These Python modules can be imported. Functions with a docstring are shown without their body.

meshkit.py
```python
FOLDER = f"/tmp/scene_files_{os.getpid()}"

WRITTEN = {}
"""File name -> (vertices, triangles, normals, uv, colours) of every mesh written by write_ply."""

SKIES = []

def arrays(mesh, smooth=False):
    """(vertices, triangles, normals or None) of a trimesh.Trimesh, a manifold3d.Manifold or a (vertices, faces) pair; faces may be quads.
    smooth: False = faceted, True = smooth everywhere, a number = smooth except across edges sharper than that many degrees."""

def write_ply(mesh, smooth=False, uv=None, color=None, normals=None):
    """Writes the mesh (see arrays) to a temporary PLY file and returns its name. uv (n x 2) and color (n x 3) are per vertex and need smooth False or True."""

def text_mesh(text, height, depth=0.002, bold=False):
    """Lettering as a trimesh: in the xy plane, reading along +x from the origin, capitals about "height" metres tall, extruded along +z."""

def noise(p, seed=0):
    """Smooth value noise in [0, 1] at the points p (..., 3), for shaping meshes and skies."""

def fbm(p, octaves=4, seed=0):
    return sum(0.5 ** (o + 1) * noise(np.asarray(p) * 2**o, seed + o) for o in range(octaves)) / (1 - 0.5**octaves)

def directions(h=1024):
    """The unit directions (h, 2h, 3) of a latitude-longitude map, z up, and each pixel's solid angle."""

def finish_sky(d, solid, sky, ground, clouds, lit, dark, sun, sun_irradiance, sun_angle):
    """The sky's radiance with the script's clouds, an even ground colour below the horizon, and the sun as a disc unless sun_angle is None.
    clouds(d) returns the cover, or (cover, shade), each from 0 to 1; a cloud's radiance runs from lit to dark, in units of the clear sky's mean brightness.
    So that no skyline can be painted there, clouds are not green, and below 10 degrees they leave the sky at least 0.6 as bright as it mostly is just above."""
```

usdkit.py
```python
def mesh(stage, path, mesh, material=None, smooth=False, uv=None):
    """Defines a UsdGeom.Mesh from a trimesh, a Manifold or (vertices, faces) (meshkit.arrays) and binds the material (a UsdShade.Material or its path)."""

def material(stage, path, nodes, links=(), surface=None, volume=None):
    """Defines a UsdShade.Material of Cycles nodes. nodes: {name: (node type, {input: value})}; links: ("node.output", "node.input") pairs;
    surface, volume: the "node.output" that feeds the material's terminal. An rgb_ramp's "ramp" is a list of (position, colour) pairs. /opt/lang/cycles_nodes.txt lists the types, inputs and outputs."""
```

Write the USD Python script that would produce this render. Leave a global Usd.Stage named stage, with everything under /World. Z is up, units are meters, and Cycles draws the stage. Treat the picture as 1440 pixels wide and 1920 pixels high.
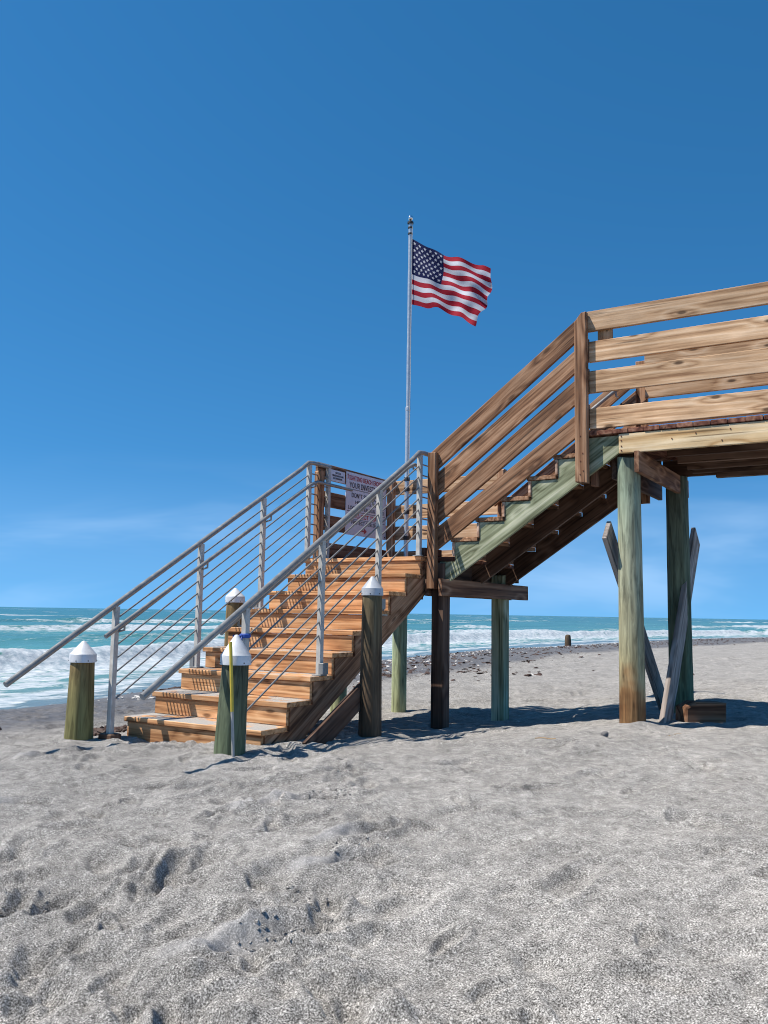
import math
import numpy as np
import trimesh
from scipy.spatial import ConvexHull, cKDTree
from pxr import Usd, UsdGeom, UsdLux, UsdShade, Gf, Sdf, Vt
import usdkit, meshkit

# ------------------------------------------------------------------ stage, camera, sky, sun, exposure
stage = Usd.Stage.CreateInMemory()
UsdGeom.SetStageUpAxis(stage, UsdGeom.Tokens.z)
UsdGeom.SetStageMetersPerUnit(stage, 1.0)
stage.SetDefaultPrim(UsdGeom.Xform.Define(stage, '/World').GetPrim())
UsdGeom.Scope.Define(stage, '/World/Looks')

EXPOSURE = 0.5
SKY_STRENGTH = 0.118
SUN_INTENSITY = 1.25
LIFT = 0.17
CAM = np.array([4.1886, -4.8636, 1.0582])
YAW, PITCH, ROLL, FPX = 0.5491, 0.1149, 0.0167, 1640.0
TO_SUN = np.array([-1.0, -0.97, 2.28]); TO_SUN /= np.linalg.norm(TO_SUN)


def row_matrix(ex, ey, ez, o):
    return Gf.Matrix4d(*ex, 0, *ey, 0, *ez, 0, *o, 1)


fw_h = np.array([-math.sin(YAW), math.cos(YAW), 0.0])
rt = np.array([math.cos(YAW), math.sin(YAW), 0.0])
fw = fw_h * math.cos(PITCH) + np.array([0, 0, math.sin(PITCH)])
up = -fw_h * math.sin(PITCH) + np.array([0, 0, math.cos(PITCH)])
ex = math.cos(ROLL) * rt + math.sin(ROLL) * up
eu = -math.sin(ROLL) * rt + math.cos(ROLL) * up
cam = UsdGeom.Camera.Define(stage, '/World/camera')
cam.CreateHorizontalApertureAttr(36.0)
cam.CreateVerticalApertureAttr(48.0)
cam.CreateFocalLengthAttr(FPX / 1440 * 36.0)
cam.CreateClippingRangeAttr(Gf.Vec2f(0.05, 30000))
cam.CreateExposureAttr(EXPOSURE)
cam.AddTransformOp().Set(row_matrix(ex, eu, -fw, CAM))

sun_el = math.asin(TO_SUN[2]); sun_rot = math.atan2(TO_SUN[0], TO_SUN[1])
sky_mat = usdkit.material(stage, '/World/Looks/sky_look', {
    'sky': ('sky_texture', {'sky_type': 'single_scattering', 'sun_disc': False, 'sun_elevation': sun_el, 'sun_rotation': sun_rot,
                            'altitude': 0.0, 'air_density': 0.8, 'aerosol_density': 0.1, 'ozone_density': 5.0}),
    'hs': ('hsv', {'hue': 0.490, 'saturation': 1.25, 'value': 1.0}),
    'tc': ('texture_coordinate', {}),
    # the air is clear down to the sea: the palest band of the model lies below the horizon
    'lift': ('vector_math', {'math_type': 'add', 'vector2': (0.0, 0.0, LIFT)}), 'nrm': ('vector_math', {'math_type': 'normalize'}),
    'sep': ('separate_xyz', {}),
    'map': ('mapping', {'scale': (2.2, 2.2, 11.0)}),
    'n': ('noise_texture', {'scale': 1.3, 'detail': 5, 'roughness': 0.5, 'distortion': 0.5}),
    'nr': ('map_range', {'range_type': 'smoothstep', 'from_min': 0.42, 'from_max': 0.75, 'to_min': 0.05, 'to_max': 0.30}),
    'lo': ('map_range', {'range_type': 'smoothstep', 'from_min': -0.01, 'from_max': 0.05, 'to_min': 0.35, 'to_max': 1.0}),
    'hi': ('map_range', {'range_type': 'smoothstep', 'from_min': 0.07, 'from_max': 0.18, 'to_min': 1.0, 'to_max': 0.0}),
    'm1': ('math', {'math_type': 'multiply'}), 'm2': ('math', {'math_type': 'multiply'}),
    'mx': ('mix', {'mix_type': 'mix', 'color2': (5.2, 6.6, 8.4)}),
    'bg': ('background_shader', {'strength': SKY_STRENGTH}),
}, [('tc.generated', 'lift.vector1'), ('lift.vector', 'nrm.vector1'), ('nrm.vector', 'sky.vector'), ('sky.color', 'hs.color'), ('tc.generated', 'sep.vector'), ('tc.generated', 'map.vector'), ('map.vector', 'n.vector'), ('n.fac', 'nr.value'),
    ('sep.z', 'lo.value'), ('sep.z', 'hi.value'), ('lo.result', 'm1.value1'), ('hi.result', 'm1.value2'), ('m1.value', 'm2.value1'), ('nr.result', 'm2.value2'),
    ('m2.value', 'mx.fac'), ('hs.color', 'mx.color1'), ('mx.color', 'bg.color')], surface='bg.background')
dome = UsdLux.DomeLight.Define(stage, '/World/sky')
UsdShade.MaterialBindingAPI.Apply(dome.GetPrim()).Bind(sky_mat)
sun = UsdLux.DistantLight.Define(stage, '/World/sun')
sun.CreateIntensityAttr(SUN_INTENSITY); sun.CreateAngleAttr(0.53); sun.CreateNormalizeAttr(True); sun.CreateColorAttr(Gf.Vec3f(1.0, 0.955, 0.88))
zx = TO_SUN; xx = np.cross([0, 0, 1.0], zx); xx /= np.linalg.norm(xx); yx = np.cross(zx, xx)
sun.AddTransformOp().Set(row_matrix(xx, yx, zx, (0, 0, 30)))

# ------------------------------------------------------------------ helpers
rng = np.random.default_rng(7)
WORLD = {'/World': np.eye(4)}   # path -> column-vector world matrix
COUNT = {}


def unique(parent, name):
    k = (parent, name); n = COUNT.get(k, 0); COUNT[k] = n + 1
    return f'{parent}/{name}' if n == 0 else f'{parent}/{name}_{n:03d}'


def set_data(prim, label=None, cat=None, group=None, kind=None):
    for k, v in (('label', label), ('category', cat), ('group', group), ('kind', kind)):
        if v: prim.SetCustomDataByKey(k, v)


def thing(name, label, cat, base=(0, 0, 0), group=None, kind=None):
    path = unique('/World', name)
    x = UsdGeom.Xform.Define(stage, path)
    x.AddTranslateOp().Set(Gf.Vec3d(*map(float, base)))
    M = np.eye(4); M[:3, 3] = base; WORLD[path] = M
    set_data(x.GetPrim(), label, cat, group, kind)
    return path


def put(parent, name, mesh, mat, M=None, smooth=False, label=None, cat=None, group=None, kind=None, uv=None):
    """One Mesh prim. mesh is in local coordinates, M its world matrix."""
    path = unique(parent, name)
    M = np.eye(4) if M is None else M
    m = usdkit.mesh(stage, path, mesh, LOOK[mat], smooth=smooth, uv=uv)
    R = np.linalg.inv(WORLD[parent]) @ M
    m.AddTransformOp().Set(Gf.Matrix4d(*R.T.ravel().tolist()))
    WORLD[path] = M
    set_data(m.GetPrim(), label, cat, group, kind)
    return path


def cut_from_log(mesh, M):
    """Gives each board its own place in the grain: shifts its local origin, not its place in the world."""
    v = rng.uniform(-60, 60, 3); mesh.apply_translation(v)
    T = np.eye(4); T[:3, 3] = -v
    return mesh, M @ T


def unit(v):
    v = np.asarray(v, float); return v / np.linalg.norm(v)


def frame(o, exx, eyy):
    exx = unit(exx); ezz = unit(np.cross(exx, eyy)); eyy = np.cross(ezz, exx)
    M = np.eye(4); M[:3, 0], M[:3, 1], M[:3, 2], M[:3, 3] = exx, eyy, ezz, o
    return M


def convex_prism(poly, z0, z1, c=0.004):
    poly = np.asarray(poly, float); cen = poly.mean(0); d = poly - cen
    ins = cen + d * (1 - c / np.maximum(np.abs(d), 3 * c))
    P = np.vstack([np.c_[poly, np.full(len(poly), z0 + c)], np.c_[poly, np.full(len(poly), z1 - c)],
                   np.c_[ins, np.full(len(poly), z0)], np.c_[ins, np.full(len(poly), z1)]])
    return trimesh.convex.convex_hull(P)


def plank(parent, name, a, b, w, th, wdir, mat, c=0.004, wob=0.0, **k):
    """A board whose centre line runs a -> b; w along wdir, th across."""
    a, b = np.asarray(a, float), np.asarray(b, float)
    L = np.linalg.norm(b - a)
    M = frame((a + b) / 2, b - a, wdir)
    h = convex_prism([(-L / 2, -w / 2), (L / 2, -w / 2), (L / 2, w / 2), (-L / 2, w / 2)], -th / 2, th / 2, c)
    if wob: M[:3, :3] = M[:3, :3] @ trimesh.transformations.euler_matrix(*(rng.normal(0, wob, 3)))[:3, :3]
    h, M = cut_from_log(h, M)
    return put(parent, name, h, mat, M, **k)


def face_poly(parent, name, poly, plane, lo, hi, mat, grain=None, c=0.004, **k):
    """Polygon in the (s,z) plane (plane='t', thickness lo..hi along t) or (t,z) plane (plane='s'). grain: direction in the plane."""
    poly = np.asarray(poly, float)
    g = unit(grain if grain is not None else poly[1] - poly[0]); q = np.array([-g[1], g[0]])
    cen = (poly.min(0) + poly.max(0)) / 2
    loc = np.c_[(poly - cen) @ g, (poly - cen) @ q]
    if plane == 't':
        M = frame((cen[0], (lo + hi) / 2, cen[1]), (g[0], 0, g[1]), (q[0], 0, q[1]))
    else:
        M = frame(((lo + hi) / 2, cen[0], cen[1]), (0, g[0], g[1]), (0, q[0], q[1]))
    th = hi - lo
    hull = ConvexHull(loc)
    if len(hull.vertices) == len(loc):
        mesh = convex_prism(loc, -th / 2, th / 2, c)
    else:
        from shapely.geometry import Polygon
        mesh = trimesh.creation.extrude_polygon(Polygon(loc).buffer(0), th, engine='earcut'); mesh.apply_translation((0, 0, -th / 2))
    mesh, M = cut_from_log(mesh, M)
    return put(parent, name, mesh, mat, M, **k)


def tube_mesh(pts, r, n=12, cap=True):
    pts = np.asarray(pts, float); r = np.broadcast_to(r, len(pts))
    tan = np.gradient(pts, axis=0); tan /= np.linalg.norm(tan, axis=1, keepdims=True)
    u = np.cross(tan[0], [0, 0, 1.0])
    if np.linalg.norm(u) < 1e-3: u = np.cross(tan[0], [1.0, 0, 0])
    u = unit(u); V = []
    ang = np.arange(n) / n * 2 * math.pi
    for i in range(len(pts)):
        u = unit(u - tan[i] * (u @ tan[i])); v = np.cross(tan[i], u)
        V.append(pts[i] + r[i] * (np.cos(ang)[:, None] * u + np.sin(ang)[:, None] * v))
    V = np.vstack(V); F = []
    for i in range(len(pts) - 1):
        for j in range(n):
            a, b = i * n + j, i * n + (j + 1) % n
            F += [(a, b, b + n), (a, b + n, a + n)]
    if cap:
        V = np.vstack([V, pts[0], pts[-1]]); k = len(V) - 2; e = (len(pts) - 1) * n
        for j in range(n):
            F += [(k, (j + 1) % n, j), (k + 1, e + j, e + (j + 1) % n)]
    return trimesh.Trimesh(V, F, process=False)


def tube(parent, name, pts, r, mat, n=12, **k):
    pts = np.asarray(pts, float)
    M = frame(pts[0], pts[-1] - pts[0], (0, 0.01, 1.0) if abs(unit(pts[-1] - pts[0])[2]) < .99 else (1.0, 0, 0))
    loc = (np.c_[pts, np.ones(len(pts))] @ np.linalg.inv(M).T)[:, :3]
    return put(parent, name, tube_mesh(loc, r, n), mat, M, smooth=40, **k)


def lathe(prof, n=32):
    """prof: (r, z) from bottom to top; closed at both ends on the axis."""
    prof = np.asarray(prof, float); ang = np.arange(n) / n * 2 * math.pi
    V = np.vstack([np.c_[r * np.cos(ang), r * np.sin(ang), np.full(n, z)] for r, z in prof]); F = []
    for i in range(len(prof) - 1):
        for j in range(n):
            a, b = i * n + j, i * n + (j + 1) % n
            F += [(a, b, b + n), (a, b + n, a + n)]
    V = np.vstack([V, [0, 0, prof[0, 1]], [0, 0, prof[-1, 1]]]); k = len(V) - 2; e = (len(prof) - 1) * n
    for j in range(n):
        F += [(k, (j + 1) % n, j), (k + 1, e + j, e + (j + 1) % n)]
    return trimesh.Trimesh(V, F, process=False)


def at(o):
    M = np.eye(4); M[:3, 3] = o; return M


def smoothstep(a, b, x):
    t = np.clip((np.asarray(x, float) - a) / (b - a), 0, 1); return t * t * (3 - 2 * t)


def nz(x, y, scale, seed, octaves=3):
    p = np.stack([np.asarray(x) * scale, np.asarray(y) * scale, np.full(np.shape(x), seed * 3.7)], -1)
    return meshkit.fbm(p, octaves, seed) - 0.5


# ------------------------------------------------------------------ materials
LOOK = {}


def wood(name, dark, mid, light, rough=0.8, knots=0.5, fine=0.35, bump=0.25, grey=0.0, sandy=False, streak=1.0, crack=0.7):
    P = f'/World/Looks/{name}'
    N = {
        'tc': ('texture_coordinate', {}),
        'add': ('vector_math', {'math_type': 'add'}),
        # rings: a slow noise stretched along the board, folded into bands
        'mp': ('mapping', {'scale': (0.42, 8.0 * streak, 8.0 * streak)}), 'n1': ('noise_texture', {'scale': 1.0, 'detail': 1.5, 'roughness': 0.4, 'distortion': 0.25}),
        'k': ('math', {'math_type': 'multiply', 'value2': 3.7}), 'kw': ('math', {'math_type': 'pingpong', 'value2': 0.5}), 'kx': ('math', {'math_type': 'multiply', 'value2': 2.0}),
        'mf': ('mapping', {'scale': (1.8, 48.0, 48.0)}), 'n2': ('noise_texture', {'scale': 1.0, 'detail': 3.0, 'roughness': 0.6}),
        'fm': ('mix_float', {'fac': fine}),
        'r': ('rgb_ramp', {'ramp': [(0.12, dark), (0.45, mid), (0.85, light)]}),
        # knots
        'mk': ('mapping', {'scale': (1.5, 4.2, 1.0)}), 'v': ('voronoi_texture', {'dimensions': '2D', 'scale': 1.0, 'randomness': 1.0}), 'ks': ('map_range', {'range_type': 'smoothstep', 'from_min': 0.04, 'from_max': 0.36, 'to_min': 0.22, 'to_max': 0.0}), 'na': ('math', {'math_type': 'add'}),
        'nc': ('map_range', {'from_min': 0.3, 'from_max': 0.7, 'clamp': True}),
        'mc': ('mapping', {'scale': (0.9, 34.0, 34.0)}), 'cn': ('noise_texture', {'scale': 1.0, 'detail': 2.0, 'roughness': 0.5}), 'ck': ('map_range', {'from_min': 0.30, 'from_max': 0.36, 'to_min': crack, 'to_max': 0.0, 'clamp': True}), 'cm': ('mix', {'color2': tuple(0.3 * np.asarray(dark))}),
        'kd': ('map_range', {'from_min': 0.04, 'from_max': 0.085, 'to_min': knots, 'to_max': 0.0, 'clamp': True}),
        'mx': ('mix', {'mix_type': 'mix', 'color2': tuple(0.35 * np.asarray(dark))}),
        # weathering: broad pale and dark patches, board to board difference
        'mw': ('mapping', {'scale': (1.4, 3.0, 3.0)}), 'n3': ('noise_texture', {'scale': 1.5, 'detail': 4.0, 'roughness': 0.6}),
        'wv': ('map_range', {'from_min': 0.3, 'from_max': 0.7, 'to_min': 0.78, 'to_max': 1.22}), 'bn': ('noise_texture', {'scale': 0.045, 'detail': 0.0}), 'bv': ('map_range', {'from_min': 0.3, 'from_max': 0.7, 'to_min': 0.80, 'to_max': 1.18}),
        'wm': ('math', {'math_type': 'multiply'}), 'h': ('hsv', {'hue': 0.5, 'saturation': 1.0 - grey}),
        'hf': ('math', {'math_type': 'subtract'}),
        'b': ('bump', {'strength': bump, 'distance': 0.004}),
        'p': ('principled_bsdf', {'roughness': rough, 'specular_ior_level': 0.25}),
    }
    Lk = [('tc.object', 'add.vector1'), ('add.vector', 'mp.vector'), ('mp.vector', 'n1.vector'), ('n1.fac', 'na.value1'), ('ks.result', 'na.value2'), ('v.distance', 'ks.value'), ('na.value', 'k.value1'), ('n2.fac', 'nc.value'), ('add.vector', 'mc.vector'), ('mc.vector', 'cn.vector'), ('cn.fac', 'ck.value'), ('ck.result', 'cm.fac'), ('mx.color', 'cm.color1'), ('k.value', 'kw.value1'), ('kw.value', 'kx.value1'),
          ('add.vector', 'mf.vector'), ('mf.vector', 'n2.vector'), ('kx.value', 'fm.a'), ('nc.result', 'fm.b'), ('fm.result', 'r.fac'),
          ('add.vector', 'mk.vector'), ('mk.vector', 'v.vector'), ('v.distance', 'kd.value'), ('kd.result', 'mx.fac'), ('r.color', 'mx.color1'),
          ('add.vector', 'mw.vector'), ('mw.vector', 'n3.vector'), ('n3.fac', 'wv.value'), ('tc.object', 'bn.vector'), ('bn.fac', 'bv.value'), ('wv.result', 'wm.value1'), ('bv.result', 'wm.value2'),
          ('cm.color', 'h.color'), ('wm.value', 'h.value'), ('fm.result', 'hf.value1'), ('kd.result', 'hf.value2'), ('hf.value', 'b.height'), ('b.normal', 'p.normal')]
    out = 'h.color'
    if sandy:   # blown sand lying on what faces up
        N.update({'g': ('geometry', {}), 'sx': ('separate_xyz', {}), 'up': ('math', {'math_type': 'greater_than', 'value2': 0.9}),
                  'sn': ('noise_texture', {'scale': 4.5, 'detail': 6.0, 'roughness': 0.65}), 'sp': ('separate_xyz', {}),
                  'hz': ('map_range', {'from_min': 0.1, 'from_max': 1.7, 'to_min': 0.44, 'to_max': 0.60, 'clamp': True}), 'cmp': ('math', {'math_type': 'subtract'}),
                  'cr': ('map_range', {'from_min': -0.03, 'from_max': 0.05, 'clamp': True}), 'um': ('math', {'math_type': 'multiply'}),
                  'gn': ('noise_texture', {'scale': 260.0, 'detail': 2.0}), 'gr': ('rgb_ramp', {'ramp': [(0.3, (0.16, 0.15, 0.135)), (0.7, (0.5, 0.47, 0.43))]}), 'sm': ('mix', {})})
        Lk += [('g.normal', 'sx.vector'), ('sx.z', 'up.value1'), ('g.position', 'sp.vector'), ('g.position', 'sn.vector'), ('sp.z', 'hz.value'), ('sn.fac', 'cmp.value1'), ('hz.result', 'cmp.value2'),
               ('cmp.value', 'cr.value'), ('cr.result', 'um.value1'), ('up.value', 'um.value2'), ('g.position', 'gn.vector'), ('gn.fac', 'gr.fac'), ('um.value', 'sm.fac'), ('h.color', 'sm.color1'), ('gr.color', 'sm.color2')]
        out = 'sm.color'
    Lk.append((out, 'p.base_color'))
    LOOK[name] = usdkit.material(stage, P, N, Lk, surface='p.BSDF')


wood('tread_wood', (0.25, 0.105, 0.042), (0.50, 0.25, 0.11), (0.68, 0.40, 0.21), knots=0.75, sandy=True, fine=0.55, bump=0.4)
wood('rail_brown', (0.09, 0.04, 0.021), (0.235, 0.115, 0.058), (0.42, 0.245, 0.145), knots=0.6, fine=0.6, bump=0.4)
wood('rail_tan', (0.24, 0.125, 0.062), (0.465, 0.285, 0.158), (0.63, 0.44, 0.285), knots=0.9, fine=0.5, bump=0.35)
wood('fascia_pine', (0.40, 0.235, 0.10), (0.60, 0.42, 0.225), (0.72, 0.56, 0.355), knots=0.6, fine=0.3)
wood('stringer_green', (0.10, 0.105, 0.055), (0.255, 0.272, 0.165), (0.45, 0.445, 0.31), knots=0.25, fine=0.45, bump=0.4)
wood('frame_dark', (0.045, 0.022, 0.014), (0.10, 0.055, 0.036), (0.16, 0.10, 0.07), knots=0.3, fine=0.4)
wood('frame_brown', (0.07, 0.03, 0.016), (0.17, 0.08, 0.042), (0.26, 0.15, 0.09), knots=0.4, fine=0.4)
wood('brace_grey', (0.13, 0.105, 0.09), (0.27, 0.225, 0.195), (0.40, 0.34, 0.30), knots=0.3, fine=0.5, bump=0.4)
wood('deck_edge', (0.06, 0.018, 0.010), (0.14, 0.05, 0.03), (0.24, 0.12, 0.075), knots=0.3)
wood('riser_pink', (0.30, 0.16, 0.10), (0.46, 0.28, 0.19), (0.58, 0.40, 0.29), knots=0.3)


def pile_look(name, stops, z_top, z_bot, tilt=0.0):
    """Round pile: streaks along z (object space), tone from bottom to top."""
    LOOK[name] = usdkit.material(stage, f'/World/Looks/{name}', {
        'tc': ('texture_coordinate', {}), 'sp': ('separate_xyz', {}), 'h': ('map_range', {'from_min': z_bot, 'from_max': z_top, 'clamp': True}),
        'nb': ('noise_texture', {'scale': 3.0, 'detail': 3.0}), 'ns': ('math', {'math_type': 'multiply_add', 'value2': 0.35, 'value3': -0.175}), 'ad': ('math', {'math_type': 'add'}),
        'r': ('rgb_ramp', {'ramp': stops}),
        'm': ('mapping', {'scale': (26.0, 26.0, 2.2)}), 'n': ('noise_texture', {'scale': 1.0, 'detail': 5.0, 'roughness': 0.65, 'distortion': 0.8}),
        'mr': ('map_range', {'from_min': 0.3, 'from_max': 0.62, 'to_min': 0.30, 'to_max': 1.25}), 'hs': ('hsv', {}),
        'vk': ('mapping', {'scale': (5.0, 5.0, 2.2)}), 'v': ('voronoi_texture', {'scale': 1.0}), 'kd': ('map_range', {'from_min': 0.05, 'from_max': 0.15, 'to_min': 0.75, 'to_max': 0.0, 'clamp': True}),
        'mx': ('mix', {'color2': (0.05, 0.04, 0.025)}), 'b': ('bump', {'strength': 0.5, 'distance': 0.01}), 'p': ('principled_bsdf', {'roughness': 0.85, 'specular_ior_level': 0.2})},
        [('tc.object', 'sp.vector'), ('sp.z', 'h.value'), ('tc.object', 'nb.vector'), ('nb.fac', 'ns.value1'), ('h.result', 'ad.value1'), ('ns.value', 'ad.value2'), ('ad.value', 'r.fac'),
         ('tc.object', 'm.vector'), ('m.vector', 'n.vector'), ('n.fac', 'mr.value'), ('r.color', 'hs.color'), ('mr.result', 'hs.value'),
         ('tc.object', 'vk.vector'), ('vk.vector', 'v.vector'), ('v.distance', 'kd.value'), ('kd.result', 'mx.fac'), ('hs.color', 'mx.color1'), ('mx.color', 'p.base_color'), ('n.fac', 'b.height'), ('b.normal', 'p.normal')], surface='p.BSDF')


pile_look('pile_olive', [(0.0, (0.16, 0.15, 0.06)), (0.5, (0.18, 0.155, 0.065)), (1.0, (0.22, 0.15, 0.07))], 0.65, 0.0)
pile_look('pile_green', [(0.0, (0.10, 0.125, 0.07)), (0.6, (0.105, 0.125, 0.08)), (1.0, (0.075, 0.082, 0.06))], 0.7, 0.0)
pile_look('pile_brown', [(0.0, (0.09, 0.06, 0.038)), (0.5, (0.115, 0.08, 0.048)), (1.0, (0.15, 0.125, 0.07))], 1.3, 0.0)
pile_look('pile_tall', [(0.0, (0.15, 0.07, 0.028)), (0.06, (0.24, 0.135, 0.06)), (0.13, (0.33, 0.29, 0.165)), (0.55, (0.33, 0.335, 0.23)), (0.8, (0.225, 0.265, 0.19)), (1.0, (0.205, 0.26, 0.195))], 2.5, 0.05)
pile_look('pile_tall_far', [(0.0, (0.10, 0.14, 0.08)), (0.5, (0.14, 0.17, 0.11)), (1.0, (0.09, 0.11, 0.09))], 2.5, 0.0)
pile_look('pile_round', [(0.0, (0.34, 0.34, 0.17)), (0.5, (0.33, 0.37, 0.22)), (1.0, (0.30, 0.38, 0.27))], 1.3, -0.1)


def plain(name, col, rough=0.5, metal=0.0, spec=0.5, var=0.12, scale=20.0, bump=0.0):
    N = {'tc': ('texture_coordinate', {}), 'n': ('noise_texture', {'scale': scale, 'detail': 5.0, 'roughness': 0.6}), 'mr': ('map_range', {'from_min': 0.3, 'from_max': 0.7, 'to_min': 1 - var, 'to_max': 1 + var}),
         'h': ('hsv', {'color': col}), 'rr': ('map_range', {'from_min': 0.3, 'from_max': 0.7, 'to_min': max(rough - 0.08, 0.02), 'to_max': rough + 0.08}), 'b': ('bump', {'strength': bump, 'distance': 0.003}),
         'p': ('principled_bsdf', {'metallic': metal, 'specular_ior_level': spec})}
    LOOK[name] = usdkit.material(stage, f'/World/Looks/{name}', N, [('tc.object', 'n.vector'), ('n.fac', 'mr.value'), ('mr.result', 'h.value'), ('h.color', 'p.base_color'), ('n.fac', 'rr.value'), ('rr.result', 'p.roughness')]
                                 + ([('n.fac', 'b.height'), ('b.normal', 'p.normal')] if bump else []), surface='p.BSDF')


plain('galvanised', (0.235, 0.23, 0.22), 0.36, 0.3, spec=0.4, var=0.22, scale=14)
plain('post_metal', (0.46, 0.44, 0.405), 0.5, 0.0, spec=0.3, var=0.22, scale=12)
plain('pole_metal', (0.52, 0.53, 0.54), 0.3, 0.5, var=0.08)
plain('cap_white', (0.55, 0.56, 0.58), 0.45, 0, var=0.16, scale=14)
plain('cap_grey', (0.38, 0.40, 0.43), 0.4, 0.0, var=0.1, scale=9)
plain('black_fitting', (0.02, 0.02, 0.022), 0.5)
plain('chrome_ball', (0.75, 0.76, 0.78), 0.12, 1.0, var=0.03)
plain('sign_white', (0.66, 0.62, 0.66), 0.5, var=0.06, scale=6)
plain('sign_red', (0.40, 0.03, 0.035), 0.5)
plain('sign_black', (0.025, 0.022, 0.03), 0.5)
plain('stick_yellow', (0.52, 0.39, 0.04), 0.45)
plain('stick_grey', (0.36, 0.34, 0.31), 0.6)
plain('strap_blue', (0.015, 0.06, 0.30), 0.6)
plain('weed', (0.055, 0.028, 0.018), 0.75, var=0.5, scale=30)
plain('driftwood', (0.20, 0.15, 0.11), 0.85, var=0.4, scale=25)
plain('shell', (0.5, 0.47, 0.43), 0.6, var=0.2, scale=40)
plain('clod', (0.125, 0.118, 0.115), 0.95, var=0.3, scale=60, bump=0.6)
plain('straw', (0.34, 0.22, 0.11), 0.8, var=0.2)


def cloth(name, col):
    LOOK[name] = usdkit.material(stage, f'/World/Looks/{name}', {'d': ('principled_bsdf', {'base_color': col, 'roughness': 0.75, 'specular_ior_level': 0.15}), 't': ('translucent_bsdf', {'color': col}), 'm': ('mix_closure', {'fac': 0.35})},
                                 [('d.BSDF', 'm.closure1'), ('t.BSDF', 'm.closure2')], surface='m.closure')


cloth('flag_red', (0.40, 0.018, 0.038)); cloth('flag_white', (0.62, 0.62, 0.66)); cloth('flag_blue', (0.012, 0.018, 0.085))

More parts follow.
